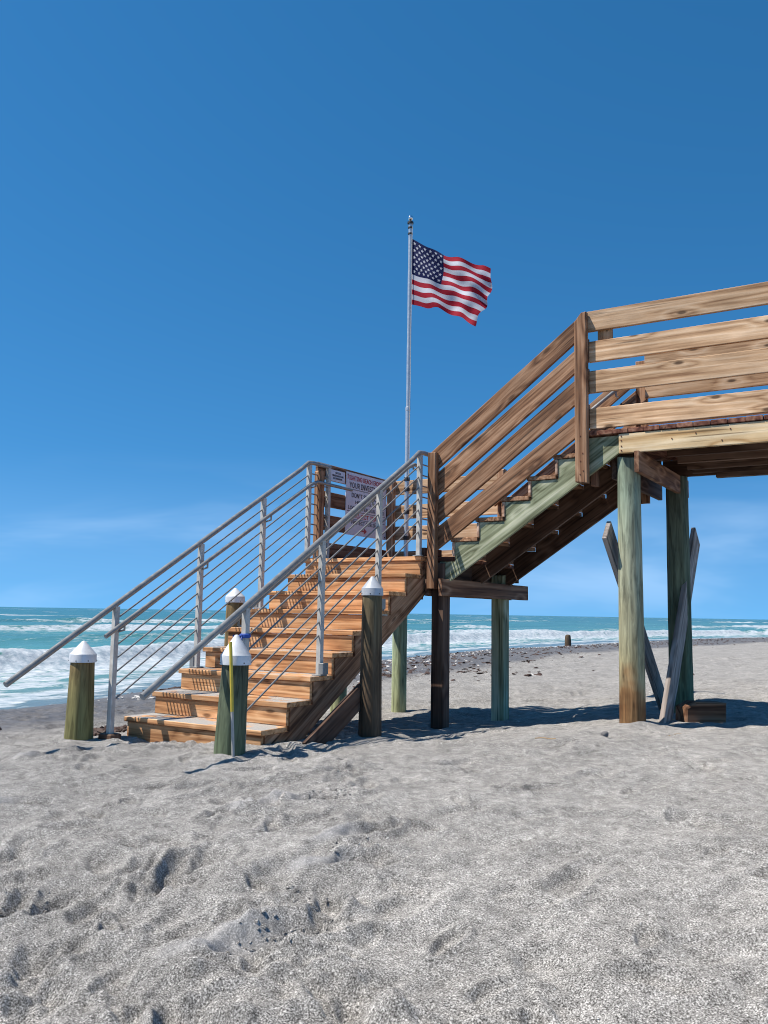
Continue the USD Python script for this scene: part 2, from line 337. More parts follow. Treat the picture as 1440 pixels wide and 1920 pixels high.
# sand: grey-brown grains, salt and pepper near by; wet near the sea
LOOK['sand'] = usdkit.material(stage, '/World/Looks/sand', {
    'g': ('geometry', {}), 'sp': ('separate_xyz', {}),
    'n1': ('noise_texture', {'scale': 175.0, 'detail': 2.0, 'roughness': 0.7}), 'n2': ('noise_texture', {'scale': 16.0, 'detail': 5.0, 'roughness': 0.75}), 'n3': ('noise_texture', {'scale': 2.2, 'detail': 5.0, 'roughness': 0.65}),
    'r1': ('rgb_ramp', {'ramp': [(0.34, (0.042, 0.038, 0.034)), (0.44, (0.168, 0.155, 0.140)), (0.54, (0.280, 0.262, 0.240)), (0.67, (0.62, 0.586, 0.54))]}),
    'm2': ('map_range', {'from_min': 0.3, 'from_max': 0.7, 'to_min': 0.60, 'to_max': 1.36}), 'm3': ('map_range', {'from_min': 0.3, 'from_max': 0.7, 'to_min': 0.82, 'to_max': 1.2}), 'mm': ('math', {'math_type': 'multiply'}),
    'h': ('hsv', {}),
    'fine': ('attribute', {'attribute': 'silt'}), 'fx': ('mix', {'color2': (0.40, 0.385, 0.375)}),
    'wp': ('attribute', {'attribute': 'wet'}),
    'wet': ('math', {'math_type': 'multiply', 'value2': 1.0}), 'wx': ('mix', {'mix_type': 'multiply', 'color2': (0.33, 0.31, 0.31)}),
    'ro': ('map_range', {'from_min': 0.0, 'from_max': 1.0, 'to_min': 0.95, 'to_max': 0.42}), 'so': ('map_range', {'from_min': 0.0, 'from_max': 1.0, 'to_min': 0.15, 'to_max': 0.45}),
    'bs': ('math', {'math_type': 'multiply_add', 'value2': 0.35}), 'b': ('bump', {'strength': 0.6, 'distance': 0.007}),
    'p': ('principled_bsdf', {'diffuse_roughness': 0.6})},
    [('g.position', 'sp.vector'), ('g.position', 'n1.vector'), ('g.position', 'n2.vector'), ('g.position', 'n3.vector'), ('n1.fac', 'r1.fac'), ('n2.fac', 'm2.value'), ('n3.fac', 'm3.value'), ('m2.result', 'mm.value1'), ('m3.result', 'mm.value2'),
     ('r1.color', 'h.color'), ('mm.value', 'h.value'), ('fine.fac', 'fx.fac'), ('h.color', 'fx.color1'), ('wp.fac', 'wet.value1'),
     ('wet.value', 'wx.fac'), ('fx.color', 'wx.color1'), ('wx.color', 'p.base_color'), ('wet.value', 'ro.value'), ('ro.result', 'p.roughness'), ('wet.value', 'so.value'), ('so.result', 'p.specular_ior_level'),
     ('n1.fac', 'bs.value1'), ('n2.fac', 'bs.value3'), ('bs.value', 'b.height'), ('b.normal', 'p.normal')], surface='p.BSDF')

LOOK['sea'] = usdkit.material(stage, '/World/Looks/sea', {
    'g': ('geometry', {}), 'f': ('attribute', {'attribute': 'foam'}), 'sh': ('attribute', {'attribute': 'shallow'}),
    'mp': ('mapping', {'rotation': (0, 0, 0), 'scale': (1.0, 0.45, 1.0)}),
    'n': ('noise_texture', {'scale': 1.6, 'detail': 7.0, 'roughness': 0.68, 'distortion': 0.8}), 'nf': ('map_range', {'from_min': 0.25, 'from_max': 0.75, 'to_min': -0.55, 'to_max': 0.55}), 'ad': ('math', {'math_type': 'add'}),
    'fr': ('map_range', {'range_type': 'smoothstep', 'from_min': 0.40, 'from_max': 0.72}),
    'wc': ('mix', {'color1': (0.016, 0.092, 0.080), 'color2': (0.070, 0.200, 0.165)}),
    'tn': ('noise_texture', {'scale': 0.07, 'detail': 3.0}), 'tv': ('map_range', {'from_min': 0.3, 'from_max': 0.7, 'to_min': 0.82, 'to_max': 1.18}), 'th': ('hsv', {}), 'ed': ('attribute', {'attribute': 'edge'}), 'ex': ('mix', {'color2': (0.13, 0.15, 0.16)}),
    'fn': ('noise_texture', {'scale': 2.6, 'detail': 6.0, 'roughness': 0.7}), 'fc': ('rgb_ramp', {'ramp': [(0.30, (0.20, 0.27, 0.31)), (0.50, (0.36, 0.40, 0.43)), (0.65, (0.50, 0.52, 0.53))]}),
    'cx': ('mix', {}), 'bn': ('noise_texture', {'scale': 2.2, 'detail': 6.0, 'roughness': 0.62}), 'b': ('bump', {'strength': 0.8, 'distance': 0.10}),
    'ro': ('map_range', {'from_min': 0.0, 'from_max': 1.0, 'to_min': 0.22, 'to_max': 0.9}),
    'p': ('principled_bsdf', {'specular_ior_level': 0.22})},
    [('g.position', 'mp.vector'), ('mp.vector', 'n.vector'), ('n.fac', 'nf.value'), ('nf.result', 'ad.value1'), ('f.fac', 'ad.value2'), ('ad.value', 'fr.value'), ('sh.fac', 'wc.fac'), ('g.position', 'tn.vector'), ('tn.fac', 'tv.value'),
     ('wc.color', 'th.color'), ('tv.result', 'th.value'), ('g.position', 'fn.vector'), ('fn.fac', 'fc.fac'), ('fr.result', 'cx.fac'), ('ed.fac', 'ex.fac'), ('th.color', 'ex.color1'), ('ex.color', 'cx.color1'), ('fc.color', 'cx.color2'), ('cx.color', 'p.base_color'),
     ('mp.vector', 'bn.vector'), ('bn.fac', 'b.height'), ('b.normal', 'p.normal'), ('fr.result', 'ro.value'), ('ro.result', 'p.roughness')], surface='p.BSDF')

# ------------------------------------------------------------------ the beach and the sea
SEA_Z = -1.10
SHORE_T = np.array([-9000, -60, -10, 5, 8, 11, 20, 29, 40, 58, 72, 84, 104, 160, 9000.])
SHORE_S = np.array([-300, -12, -9.6, -10.3, -11.2, -11.7, -14.2, -16.2, -16.6, -17.8, -17.6, -15.0, -10.8, 2, 1500.])


def shore(t):
    return np.interp(t, SHORE_T, SHORE_S)


FEET = []   # hollows trodden in the sand: (s, t, angle, length, depth)
for s_, t_, ang_, ln_, dp_ in [(1.33, -0.86, 0.7, .36, .05), (2.26, -2.28, 0.95, .42, .065), (1.06, -2.52, 2.2, .26, .06), (1.36, -2.36, 1.9, .30, .035), (1.16, -1.04, 1.2, .24, .05), (-1.1, -0.75, .4, .28, .045),
                                (1.02, -0.14, 0.9, .26, .045), (1.93, -1.26, 1.1, .28, .045), (2.08, -1.6, 1.0, .3, .05), (0.38, -1.69, .6, .3, .035), (-0.25, -1.53, .5, .3, .045), (-0.62, 0.05, .5, .28, .04), (-0.95, -0.35, .2, .3, .04),
                                (0.55, -0.45, .8, .26, .04), (0.25, -1.0, .5, .3, .04)]:
    FEET.append((s_, t_, ang_, ln_, dp_ * 0.8))
fr = np.random.default_rng(21)
for _ in range(620):
    r_ = 2.3 + 12 * fr.random() ** 1.5; a_ = YAW + math.pi / 2 + (fr.uniform(-.46, .46) if fr.random() < .55 else fr.uniform(-0.02, .46))
    FEET.append((CAM[0] + r_ * math.cos(a_), CAM[1] + r_ * math.sin(a_), fr.uniform(0, 6.28), fr.uniform(.14, .40), fr.uniform(.007, .026)))
for _ in range(260):    # tracks farther along the beach
    r_ = 12 + 26 * fr.random(); a_ = YAW + math.pi / 2 + fr.uniform(-.46, .2)
    FEET.append((CAM[0] + r_ * math.cos(a_), CAM[1] + r_ * math.sin(a_), fr.uniform(0, 6.28), fr.uniform(.3, .6), fr.uniform(.02, .033)))
FEET = np.array(FEET)


def ground(s, t, detail=True):
    s = np.asarray(s, float); t = np.asarray(t, float)
    d = s - shore(t) + 0.6 * nz(s, t, 0.16, 5, 2)
    fall = np.interp(t, [0, 12, 22, 32, 60, 100, 400], [3.4, 3.4, 4.4, 6.0, 11.0, 16.0, 16.0])   # the beach flattens farther along
    z = SEA_Z + 1.14 * (1 - np.exp(-np.maximum(d, -30) / fall))
    z = np.where(d < 0, SEA_Z + d * 0.12, z)
    z = z + 0.02 * smoothstep(3, 9, d)
    z = z + 0.05 * smoothstep(-3.2, -1.0, s) * smoothstep(3.2, 0.6, np.abs(t + 0.3))
    z = z - 0.09 * smoothstep(1.2, 4.2, t) * smoothstep(1.3, 0.2, s) * smoothstep(-6, -1.5, s) * smoothstep(14, 5, t)
    z = z + 0.10 * smoothstep(0.4, 2.2, s) * smoothstep(-0.5, 2.2, t) * smoothstep(40, 8, t)
    z = z - 0.10 * np.logaddexp(0, (-t - 0.8) * 4) / 4 * smoothstep(-30, -8, t)
    dry = smoothstep(2.0, 5.5, d); r = np.hypot(s - CAM[0], t - CAM[1])
    near = smoothstep(60, 14, r)
    z = z + dry * (0.16 * nz(s, t, 0.45, 1, 2) * smoothstep(200, 30, r))
    for ps, pt in ((-1.6, -.02), (.07, -.13), (.27, 1.375), (2.0, 2.93), (2.1, 4.33), (.14, 2.86)):
        q = np.hypot(s - ps, t - pt); z = z + (0.035 + 0.05 * nz(s, t, 6.0, 77, 2)) * np.exp(-(q / 0.24) ** 2)
    if detail:
        z = z + dry * near * (0.10 * nz(s, t, 1.7, 2, 3) + 0.046 * nz(s, t, 7.0, 3, 3))
        # soft wind-shaped ridges
        w = np.sin((s * 0.55 + t * 1.0 + 1.4 * nz(s, t, 0.9, 9, 2)) * 11.0)
        z = z + dry * near * 0.010 * w * smoothstep(-0.1, 0.2, nz(s, t, 0.5, 11, 2)) 
        z = z + dry * smoothstep(8, 4, r) * 0.009 * nz(s, t, 34.0, 13, 2)
    return z


SILT = {}


def press_feet(s, t, z):
    silt = np.zeros_like(z)
    lo_s, hi_s, lo_t, hi_t = s.min() - 1, s.max() + 1, t.min() - 1, t.max() + 1
    shp = z.shape; s, t, z, silt = s.ravel(), t.ravel(), z.ravel().copy(), silt.ravel()
    tree = cKDTree(np.c_[s, t]) if len(s) > 50 else None
    for fs, ft, a, L, dp in FEET:
        if not (lo_s < fs < hi_s and lo_t < ft < hi_t): continue
        m = np.array(tree.query_ball_point((fs, ft), 1.15 * L + 0.1), int) if tree is not None else np.nonzero(np.hypot(s - fs, t - ft) < 1.15 * L + 0.1)[0]
        if not len(m): continue
        x, y = s[m] - fs, t[m] - ft
        u = (x * math.cos(a) + y * math.sin(a)) / (L / 2); v = (-x * math.sin(a) + y * math.cos(a)) / (L * 0.22)
        j = 1 + 0.9 * nz(s[m], t[m], 9.0, 31, 2)
        q = np.hypot(u, v) * j
        pit = -dp * smoothstep(1.15, 0.55, q) + 0.42 * dp * np.exp(-((q - 1.35) / 0.28) ** 2)
        z[m] += pit
        rough = smoothstep(1.5, 0.6, q)
        z[m] += rough * dp * 0.7 * nz(s[m], t[m], 24.0, 33, 2)
        if dp > 0.0335: silt[m] = np.maximum(silt[m], 0.4 * smoothstep(1.0, 0.3, np.hypot(u + 1.1, v - 0.5) * 0.75 * j))
    return z.reshape(shp), silt.reshape(shp)


def polar(r, ang):
    R, A = np.meshgrid(r, ang, indexing='ij')
    return CAM[0] + R * np.cos(A), CAM[1] + R * np.sin(A)


def grid_faces(nr, na, wrap):
    i, j = np.meshgrid(np.arange(nr - 1), np.arange(na if wrap else na - 1), indexing='ij')
    j2 = (j + 1) % na
    a, b, c, d = i * na + j, i * na + j2, (i + 1) * na + j2, (i + 1) * na + j
    return np.vstack([np.stack([a, d, c], -1).reshape(-1, 3), np.stack([a, c, b], -1).reshape(-1, 3)])


def float_primvar(path, name, values):
    UsdGeom.PrimvarsAPI(stage.GetPrimAtPath(path)).CreatePrimvar(name, Sdf.ValueTypeNames.FloatArray, 'vertex').Set(Vt.FloatArray.FromNumpy(np.asarray(values, np.float32)))


HEAD = YAW + math.pi / 2
ang = np.concatenate([HEAD + np.linspace(-0.52, 0.52, 640), HEAD + np.linspace(0.52, 2 * math.pi - 0.52, 70)[1:-1]])
r = np.concatenate([[0.02, 0.4, 0.9, 1.3], np.geomspace(1.6, 13, 520), np.geomspace(13, 120, 200)[1:], np.geomspace(120, 9000, 40)[1:]])
S, T = polar(r, ang)
Zg = ground(S, T)
Zg, silt = press_feet(S, T, Zg)
big = (r > 400)[:, None]
Zg = np.where(big & (S - shore(T) > 0), np.maximum(Zg, 0.05), Zg)
beach = put('/World', 'beach', trimesh.Trimesh(np.c_[S.ravel(), T.ravel(), Zg.ravel()], grid_faces(len(r), len(ang), True), process=False), 'sand', smooth=True, kind='structure',
            label='grey sand beach with trodden hollows, sloping to dark wet sand at the sea')
wetd = S - shore(T) + 1.6 * nz(S, T, 0.3, 61, 3) + 0.5 * nz(S, T, 1.5, 62, 2)
wlim = np.interp(T, [-10, 0, 6, 15, 30, 100], [6.9, 6.9, 6.8, 8.5, 12.0, 19.0])
float_primvar(beach, 'wet', (smoothstep(0.7, -0.5, wetd - wlim) * (0.75 + 0.25 * smoothstep(2, 0, wetd))).ravel())
float_primvar(beach, 'silt', np.clip(silt.ravel(), 0, 1))


def gz(s, t):
    s, t = np.atleast_1d(np.asarray(s, float)), np.atleast_1d(np.asarray(t, float))
    return float(press_feet(s, t, ground(s, t))[0][0])


ang = np.concatenate([HEAD + np.linspace(-0.5, 0.5, 620), HEAD + np.linspace(0.5, 1.9, 50)[1:]])
r = np.concatenate([np.geomspace(9, 130, 430), np.geomspace(130, 9000, 170)[1:]])
S, T = polar(r, ang)
w = shore(T) - S                       # metres out from the waterline
al = T
n1 = nz(S, T, 0.10, 41, 3); n2 = nz(S, T, 0.35, 42, 3); n3 = nz(S, T, 0.035, 43, 2)
n4 = meshkit.fbm(np.stack([w * 0.16, al * 0.045, np.full_like(w, 2.2)], -1), 4, 44) - 0.5
wave = 0 * w; foam = 0 * w
edge = w + 2.6 * n1 + 0.8 * n2         # lobed front of the swash
foam += 0.62 * np.exp(-((edge - 0.4) / 0.6) ** 2) + 0.45 * np.exp(-((edge + 1.8 * n2 - 3.0) / 0.5) ** 2)
foam += (0.36 + 0.6 * n4) * smoothstep(0.2, 2.0, edge) * smoothstep(10, 5.0, edge)
for c, h, wd, amp, ln in ((10.5, 0.62, 1.6, 5.0, .05), (29, 0.40, 2.0, 14.0, .03), (52, 0.55, 2.6, 12.0, .02), (86, 0.6, 3.0, 16.0, .014), (135, 0.6, 4.0, 20.0, .01)):
    cc = c + amp * (meshkit.fbm(np.stack([al * ln, al * 0, np.full_like(w, c)], -1), 3, int(c)) - 0.5)
    alive = smoothstep(-0.22, 0.12, meshkit.fbm(np.stack([al * ln * 1.4, al * 0 + 7, np.full_like(w, c * 1.3)], -1), 3, int(c) + 5) - 0.5 + (0.25 if c < 12 else -0.09))
    x = w - cc
    wave += h * alive * np.where(x < 0, np.exp(-(x / (wd * 0.55)) ** 2), np.exp(-(x / (wd * 1.6)) ** 2))
    foam += alive * ((0.75 if c < 12 else 0.62) * np.where(x < 0, np.exp(-(x / (wd * (2.0 if c < 60 else 1.0))) ** 2), np.exp(-(x / (wd * 0.5)) ** 2)))
    foam += alive * (0.20 + 0.35 * n4) * smoothstep(0, 3, -x + 2) * smoothstep(-wd * 6, -wd * 1.5, x)
foam += (0.16 + 0.62 * n4 + 0.25 * n2) * smoothstep(120, 40, w) * smoothstep(9, 14, w)
cap = meshkit.fbm(np.stack([w * 0.07, al * 0.02, np.full_like(w, 9.1)], -1), 3, 71) - 0.5
foam += 0.9 * smoothstep(0.17, 0.27, cap) * smoothstep(60, 150, w) * smoothstep(2500, 700, w)
swell = np.sin((w + 6 * n3 * 10) * 2 * math.pi / 17.0 + 3 * n1) * 0.10 * smoothstep(12, 40, w)
chop = (0.16 * n2 + 0.05 * nz(S, T, 1.1, 45, 2)) * smoothstep(1.0, 6, w)
wave += 0.30 * np.clip(foam, 0, 1) * (nz(S, T, 0.9, 81, 2) + 0.6 * nz(S, T, 2.6, 82, 2)) * smoothstep(4, 8, w) * smoothstep(70, 25, w)
Zs = SEA_Z + (wave + swell + chop) * smoothstep(3000, 300, r)[:, None] + 0.02 * smoothstep(0, 2, edge)
F = grid_faces(len(r), len(ang), False)
keep = (w.ravel()[F] > -2.2).any(1)
F = F[keep]
used = np.unique(F); remap = np.zeros(w.size, int); remap[used] = np.arange(len(used))
sea = put('/World', 'sea', trimesh.Trimesh(np.c_[S.ravel(), T.ravel(), Zs.ravel()][used], remap[F], process=False), 'sea', smooth=True, kind='structure',
          label='turquoise sea with white breakers and foam lines rolling in')
shal = 0.25 + 0.75 * np.exp(-np.maximum(w, 0) / 90.0) * (1 + 0.5 * n4)
float_primvar(sea, 'edge', (0.85 * smoothstep(6.5, 1.0, edge)).ravel()[used]); float_primvar(sea, 'foam', np.clip(foam, 0, 1.2).ravel()[used]); float_primvar(sea, 'shallow', np.clip(shal, 0, 1).ravel()[used])

# ------------------------------------------------------------------ lower staircase
RUN, RISE, W = 0.2991, 0.18, 1.436
LOW = thing('lower_staircase', 'orange timber stairs with sand on the treads rising from the beach to the landing', 'stairs', (-0.7, 0.3, 0.05))
for i in range(1, 10):
    z = RISE * i; t0 = RUN * i
    if i < 9:
        d_ = RUN + 0.015
        plank(LOW, 'tread', (-W - 0.005, t0 + d_ / 2, z - 0.02), (0.0, t0 + d_ / 2, z - 0.02), d_, 0.04, (0, 1, 0), 'tread_wood', wob=0.0012)
    zb = RISE * (i - 1) - (0.0 if i > 1 else 0.15)
    plank(LOW, 'riser', (-W + 0.012, t0 + 0.034, (z - 0.042 + zb) / 2), (-0.014, t0 + 0.034, (z - 0.042 + zb) / 2), z - 0.043 - zb, 0.03, (0, 0, 1), 'tread_wood')
for s0 in (-0.024, -0.74, -1.408):
    poly = [(0.30 + 0.055, -0.22)]
    for i in range(1, 9):
        poly += [(RUN * i + 0.052, RISE * i - 0.042), (RUN * (i + 1) + 0.052, RISE * i - 0.042)]
    poly += [(RUN * 9 + 0.052, RISE * 9 - 0.05), (2.80, RISE * 9 - 0.05), (2.80, 0.42 + 0.6 * (2.80 - 1.422)), (0.355 + 0.0, 0.42 + 0.6 * (0.355 - 1.422))]
    face_poly(LOW, 'stringer', poly, 's', s0 - 0.02, s0 + 0.02, 'rail_brown', grain=(1, 0.6))
plank(LOW, 'brace_board', (0.20, 1.44, 0.435), (0.20, 0.60, 0.00), 0.185, 0.04, (0, -0.45, 1), 'frame_dark')
for i in (3, 5, 7):   # dark nails are too small; short blocking under the treads
    plank(LOW, 'cleat', (-0.09, RUN * i + 0.07, RISE * i - 0.09), (-0.09, RUN * i + 0.27, RISE * i - 0.09), 0.09, 0.03, (0, 0, 1), 'tread_wood')

# ------------------------------------------------------------------ landing
LAND = thing('stair_landing', 'square timber landing between the two flights, with dark board railing', 'landing', (-0.6, 3.6, 0))
TL0, TL1 = RUN * 9, 4.56
nb = 13
for k in range(nb):
    w_ = (TL1 - TL0) / nb
    plank(LAND, 'floor_board', (-W - 0.005, TL0 + (k + .5) * w_, 1.60), (0.28 if k else 0.0, TL0 + (k + .5) * w_, 1.60), w_ - 0.006, 0.04, (0, 1, 0), 'tread_wood' if k == 0 else 'deck_edge', wob=0.001)
plank(LAND, 'rim_joist', (0.02, 2.80, 1.50), (0.02, TL1, 1.50), 0.155, 0.04, (0, 0, 1), 'frame_dark')
plank(LAND, 'rim_joist', (-1.42, 2.80, 1.50), (-1.42, TL1, 1.50), 0.155, 0.04, (0, 0, 1), 'frame_dark')
plank(LAND, 'rim_joist', (-1.40, TL1 - 0.02, 1.50), (0.26, TL1 - 0.02, 1.50), 0.155, 0.04, (0, 0, 1), 'frame_dark')
plank(LAND, 'joist', (-0.7, 2.80, 1.50), (-0.7, TL1 - 0.04, 1.50), 0.155, 0.04, (0, 0, 1), 'frame_dark')
plank(LAND, 'beam', (0.235, 2.66, 1.315), (0.235, 4.84, 1.315), 0.165, 0.045, (0, 0, 1), 'frame_brown')
plank(LAND, 'beam', (0.045, 2.74, 1.315), (0.045, 4.80, 1.315), 0.165, 0.045, (0, 0, 1), 'frame_dark')
plank(LAND, 'beam', (-1.15, 2.74, 1.315), (-1.15, 4.80, 1.315), 0.165, 0.045, (0, 0, 1), 'frame_dark')
plank(LAND, 'kick_board', (0.012, 2.72, 1.665), (0.012, 3.08, 1.665), 0.085, 0.04, (0, 0, 1), 'frame_dark')
SS = -1.465
for zb, zt in ((2.54, 2.715), (2.235, 2.405), (1.97, 2.14), (1.655, 1.83)):
    plank(LAND, 'rail_board', (SS, 2.93, (zb + zt) / 2), (SS, 4.62, (zb + zt) / 2), zt - zb, 0.038, (0, 0, 1), 'frame_brown', wob=0.001)
    plank(LAND, 'rail_board', (SS + 0.06, 4.50, (zb + zt) / 2 - 0.01), (0.09, 4.50, (zb + zt) / 2 - 0.01), zt - zb, 0.038, (0, 0, 1), 'rail_tan', wob=0.001)
for s_, t_, h_ in ((-1.40, 2.90, 2.60), (-1.40, 4.44, 2.70), (0.10, 4.44, 2.74)):
    plank(LAND, 'rail_post', (s_, t_, 1.45), (s_, t_, h_), 0.09, 0.09, (1, 0, 0), 'rail_brown', c=0.012)

# ------------------------------------------------------------------ upper staircase
UP = thing('upper_staircase', 'weathered timber stairs with pale green stringers and sloping plank railing up to the boardwalk', 'stairs', (0.9, 3.5, 1.4))
US0, URUN, URISE, UZ0 = 0.291, 0.266, 0.185, 1.62
bot = lambda s: 1.413 + 0.674 * (s - 0.306)
poly = [(0.15, bot(0.15)), (1.955, bot(1.955)), (1.955, 2.675), (US0 + 5 * URUN + 0.03, 2.675)]
for i in range(5, 0, -1):
    sN = US0 + URUN * (i - 1); zN = UZ0 + URISE * i
    poly += [(sN + URUN + 0.025, zN - 0.045), (sN + 0.025, zN - 0.045)]
poly += [(US0 + 0.025, UZ0 - 0.05), (0.15, UZ0 - 0.05)]
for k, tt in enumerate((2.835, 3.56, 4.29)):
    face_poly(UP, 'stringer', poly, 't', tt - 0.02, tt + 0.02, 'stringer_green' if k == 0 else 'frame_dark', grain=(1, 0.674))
for i in range(1, 6):
    sN = US0 + URUN * (i - 1); zN = UZ0 + URISE * i
    plank(UP, 'tread', (sN + URUN / 2 - 0.008, 2.80, zN - 0.02), (sN + URUN / 2 - 0.008, 4.325, zN - 0.02), URUN + 0.018, 0.04, (1, 0, 0), 'rail_brown', wob=0.002)
for i in range(1, 7):
    sN = US0 + URUN * (i - 1); zN = UZ0 + URISE * i
    plank(UP, 'riser', (sN + 0.01, 2.80, zN - URISE / 2 - 0.022), (sN + 0.01, 4.325, zN - URISE / 2 - 0.022), URISE - 0.046, 0.026, (0, 0, 1), 'riser_pink')
RAILS = [((0.045, 2.66), (1.66, 3.861), (1.66, 3.655), (0.045, 2.432)), ((0.135, 2.457), (1.69, 3.598), (1.69, 3.388), (0.135, 2.229)),
         ((0.135, 2.176), (1.69, 3.316), (1.69, 3.089), (0.135, 1.95)), ((0.135, 1.908), (1.69, 2.981), (1.69, 2.771), (0.135, 1.689))]
for q in RAILS:
    g = (q[1][0] - q[0][0], q[1][1] - q[0][1])
    face_poly(UP, 'rail_board', q, 't', 2.772, 2.811, 'rail_brown', grain=g)
    face_poly(UP, 'rail_board', [(a, b - 0.13) for a, b in q], 't', 4.34, 4.379, 'rail_brown', grain=g)
plank(UP, 'rail_post', (0.105, 2.735, 1.30), (0.105, 2.735, 2.655), 0.088, 0.07, (1, 0, 0), 'rail_brown', c=0.006)
NEWEL = face_poly(UP, 'newel_post', [(1.578, 2.262), (1.692, 2.248), (1.692, 3.838), (1.648, 3.834), (1.578, 3.752)], 't', 2.702, 2.768, 'rail_brown', grain=(0, 1), c=0.006)
plank(UP, 'newel_post', (1.74, 4.415, 2.255), (1.74, 4.415, 3.80), 0.115, 0.066, (1, 0, 0), 'rail_brown', c=0.006)
zz = lambda s: 2.42 + 0.705 * s
tube(UP, 'handrail', [(0.2, 4.26, zz(0.2)), (1.0, 4.26, zz(1.0)), (1.72, 4.26, zz(1.72))], 0.02, 'galvanised')
for s_ in (0.35, 1.50):
    tube(UP, 'handrail_bracket', [(s_, 4.26, zz(s_) - 0.02), (s_, 4.275, zz(s_) - 0.06), (s_, 4.335, zz(s_) - 0.06)], 0.011, 'galvanised', n=8)
plank(UP, 'hanger_block', (1.70, 2.90, 2.24), (1.70, 2.90, 2.52), 0.05, 0.09, (1, 0, 0), 'frame_brown')

nail_mesh = trimesh.creation.cylinder(0.006, 0.008, sections=8); nail_mesh.apply_transform(trimesh.transformations.rotation_matrix(math.pi / 2, [1, 0, 0]))


def nails(parent, spots):
    for x_, y_, z_ in spots:
        put(parent, 'nail', nail_mesh, 'deck_edge', at((x_, y_, z_)))


nails(NEWEL, [(1.625, 2.702, 2.33), (1.655, 2.702, 2.36), (1.63, 2.702, 2.45), (1.65, 2.702, 2.52), (1.63, 2.702, 2.68)])
# ------------------------------------------------------------------ boardwalk
BW = thing('elevated_boardwalk', 'raised timber boardwalk with four-plank tan railing and pale new side board', 'boardwalk', (3.0, 3.6, 0))
DZ, S_END = 2.73, 6.0
ss = US0 + 5 * URUN; k = 0
while ss < S_END:
    w_ = 0.14
    plank(BW, 'deck_board', (ss + w_ / 2, 2.775 - rng.uniform(0, 0.012), DZ - 0.022), (ss + w_ / 2, 4.40, DZ - 0.022), w_ - 0.006, 0.04, (1, 0, 0), 'deck_edge', wob=0.001)
    ss += w_
FASCIA = plank(BW, 'fascia_board', (1.957, 2.80, 2.594), (S_END, 2.80, 2.594), 0.176, 0.04, (0, 0, 1), 'fascia_pine')
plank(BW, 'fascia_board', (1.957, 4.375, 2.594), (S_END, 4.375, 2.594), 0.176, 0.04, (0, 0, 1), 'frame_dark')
nails(FASCIA, [(1.98, 2.779, z_) for z_ in (2.53, 2.57, 2.62, 2.66)] + [(2.42, 2.779, 2.60), (2.62, 2.779, 2.63), (2.83, 2.779, 2.55), (2.9, 2.779, 2.64)])
for tt in (3.2, 3.6, 4.0, 4.25):
    plank(BW, 'joist', (2.28 if tt > 3.1 else 1.99, tt, 2.60), (S_END, tt, 2.60), 0.17, 0.04, (0, 0, 1), 'frame_dark')
plank(BW, 'under_ledger', (2.50, 4.30, 2.49), (S_END, 4.30, 2.49), 0.05, 0.09, (0, 0, 1), 'frame_dark')
for k, (zt, zb) in enumerate(((3.858, 3.667), (3.567, 3.374), (3.291, 3.086), (2.942, 2.752))):
    s0 = 1.664 if k == 0 else 1.694
    plank(BW, 'rail_board', (s0, 2.792, (zt + zb) / 2), (S_END, 2.792, (zt + zb) / 2), zt - zb, 0.038, (0, 0, 1), 'rail_tan', wob=0.0008)
    plank(BW, 'rail_board', (1.79, 4.36, (zt + zb) / 2), (S_END, 4.36, (zt + zb) / 2), zt - zb, 0.038, (0, 0, 1), 'rail_tan', wob=0.0008)
plank(BW, 'rail_cleat', (1.83, 2.84, 3.45), (1.83, 2.84, 3.80), 0.13, 0.045, (1, 0, 0), 'rail_tan')
for s_ in (4.6,):
    for tt in (2.86, 4.31):
        plank(BW, 'rail_post', (s_, tt, 2.4), (s_, tt, 3.82), 0.09, 0.09, (1, 0, 0), 'rail_brown')
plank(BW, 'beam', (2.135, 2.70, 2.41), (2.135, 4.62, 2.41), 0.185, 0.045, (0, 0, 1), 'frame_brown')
plank(BW, 'beam', (1.86, 2.95, 2.40), (1.86, 4.62, 2.40), 0.185, 0.045, (0, 0, 1), 'frame_dark')

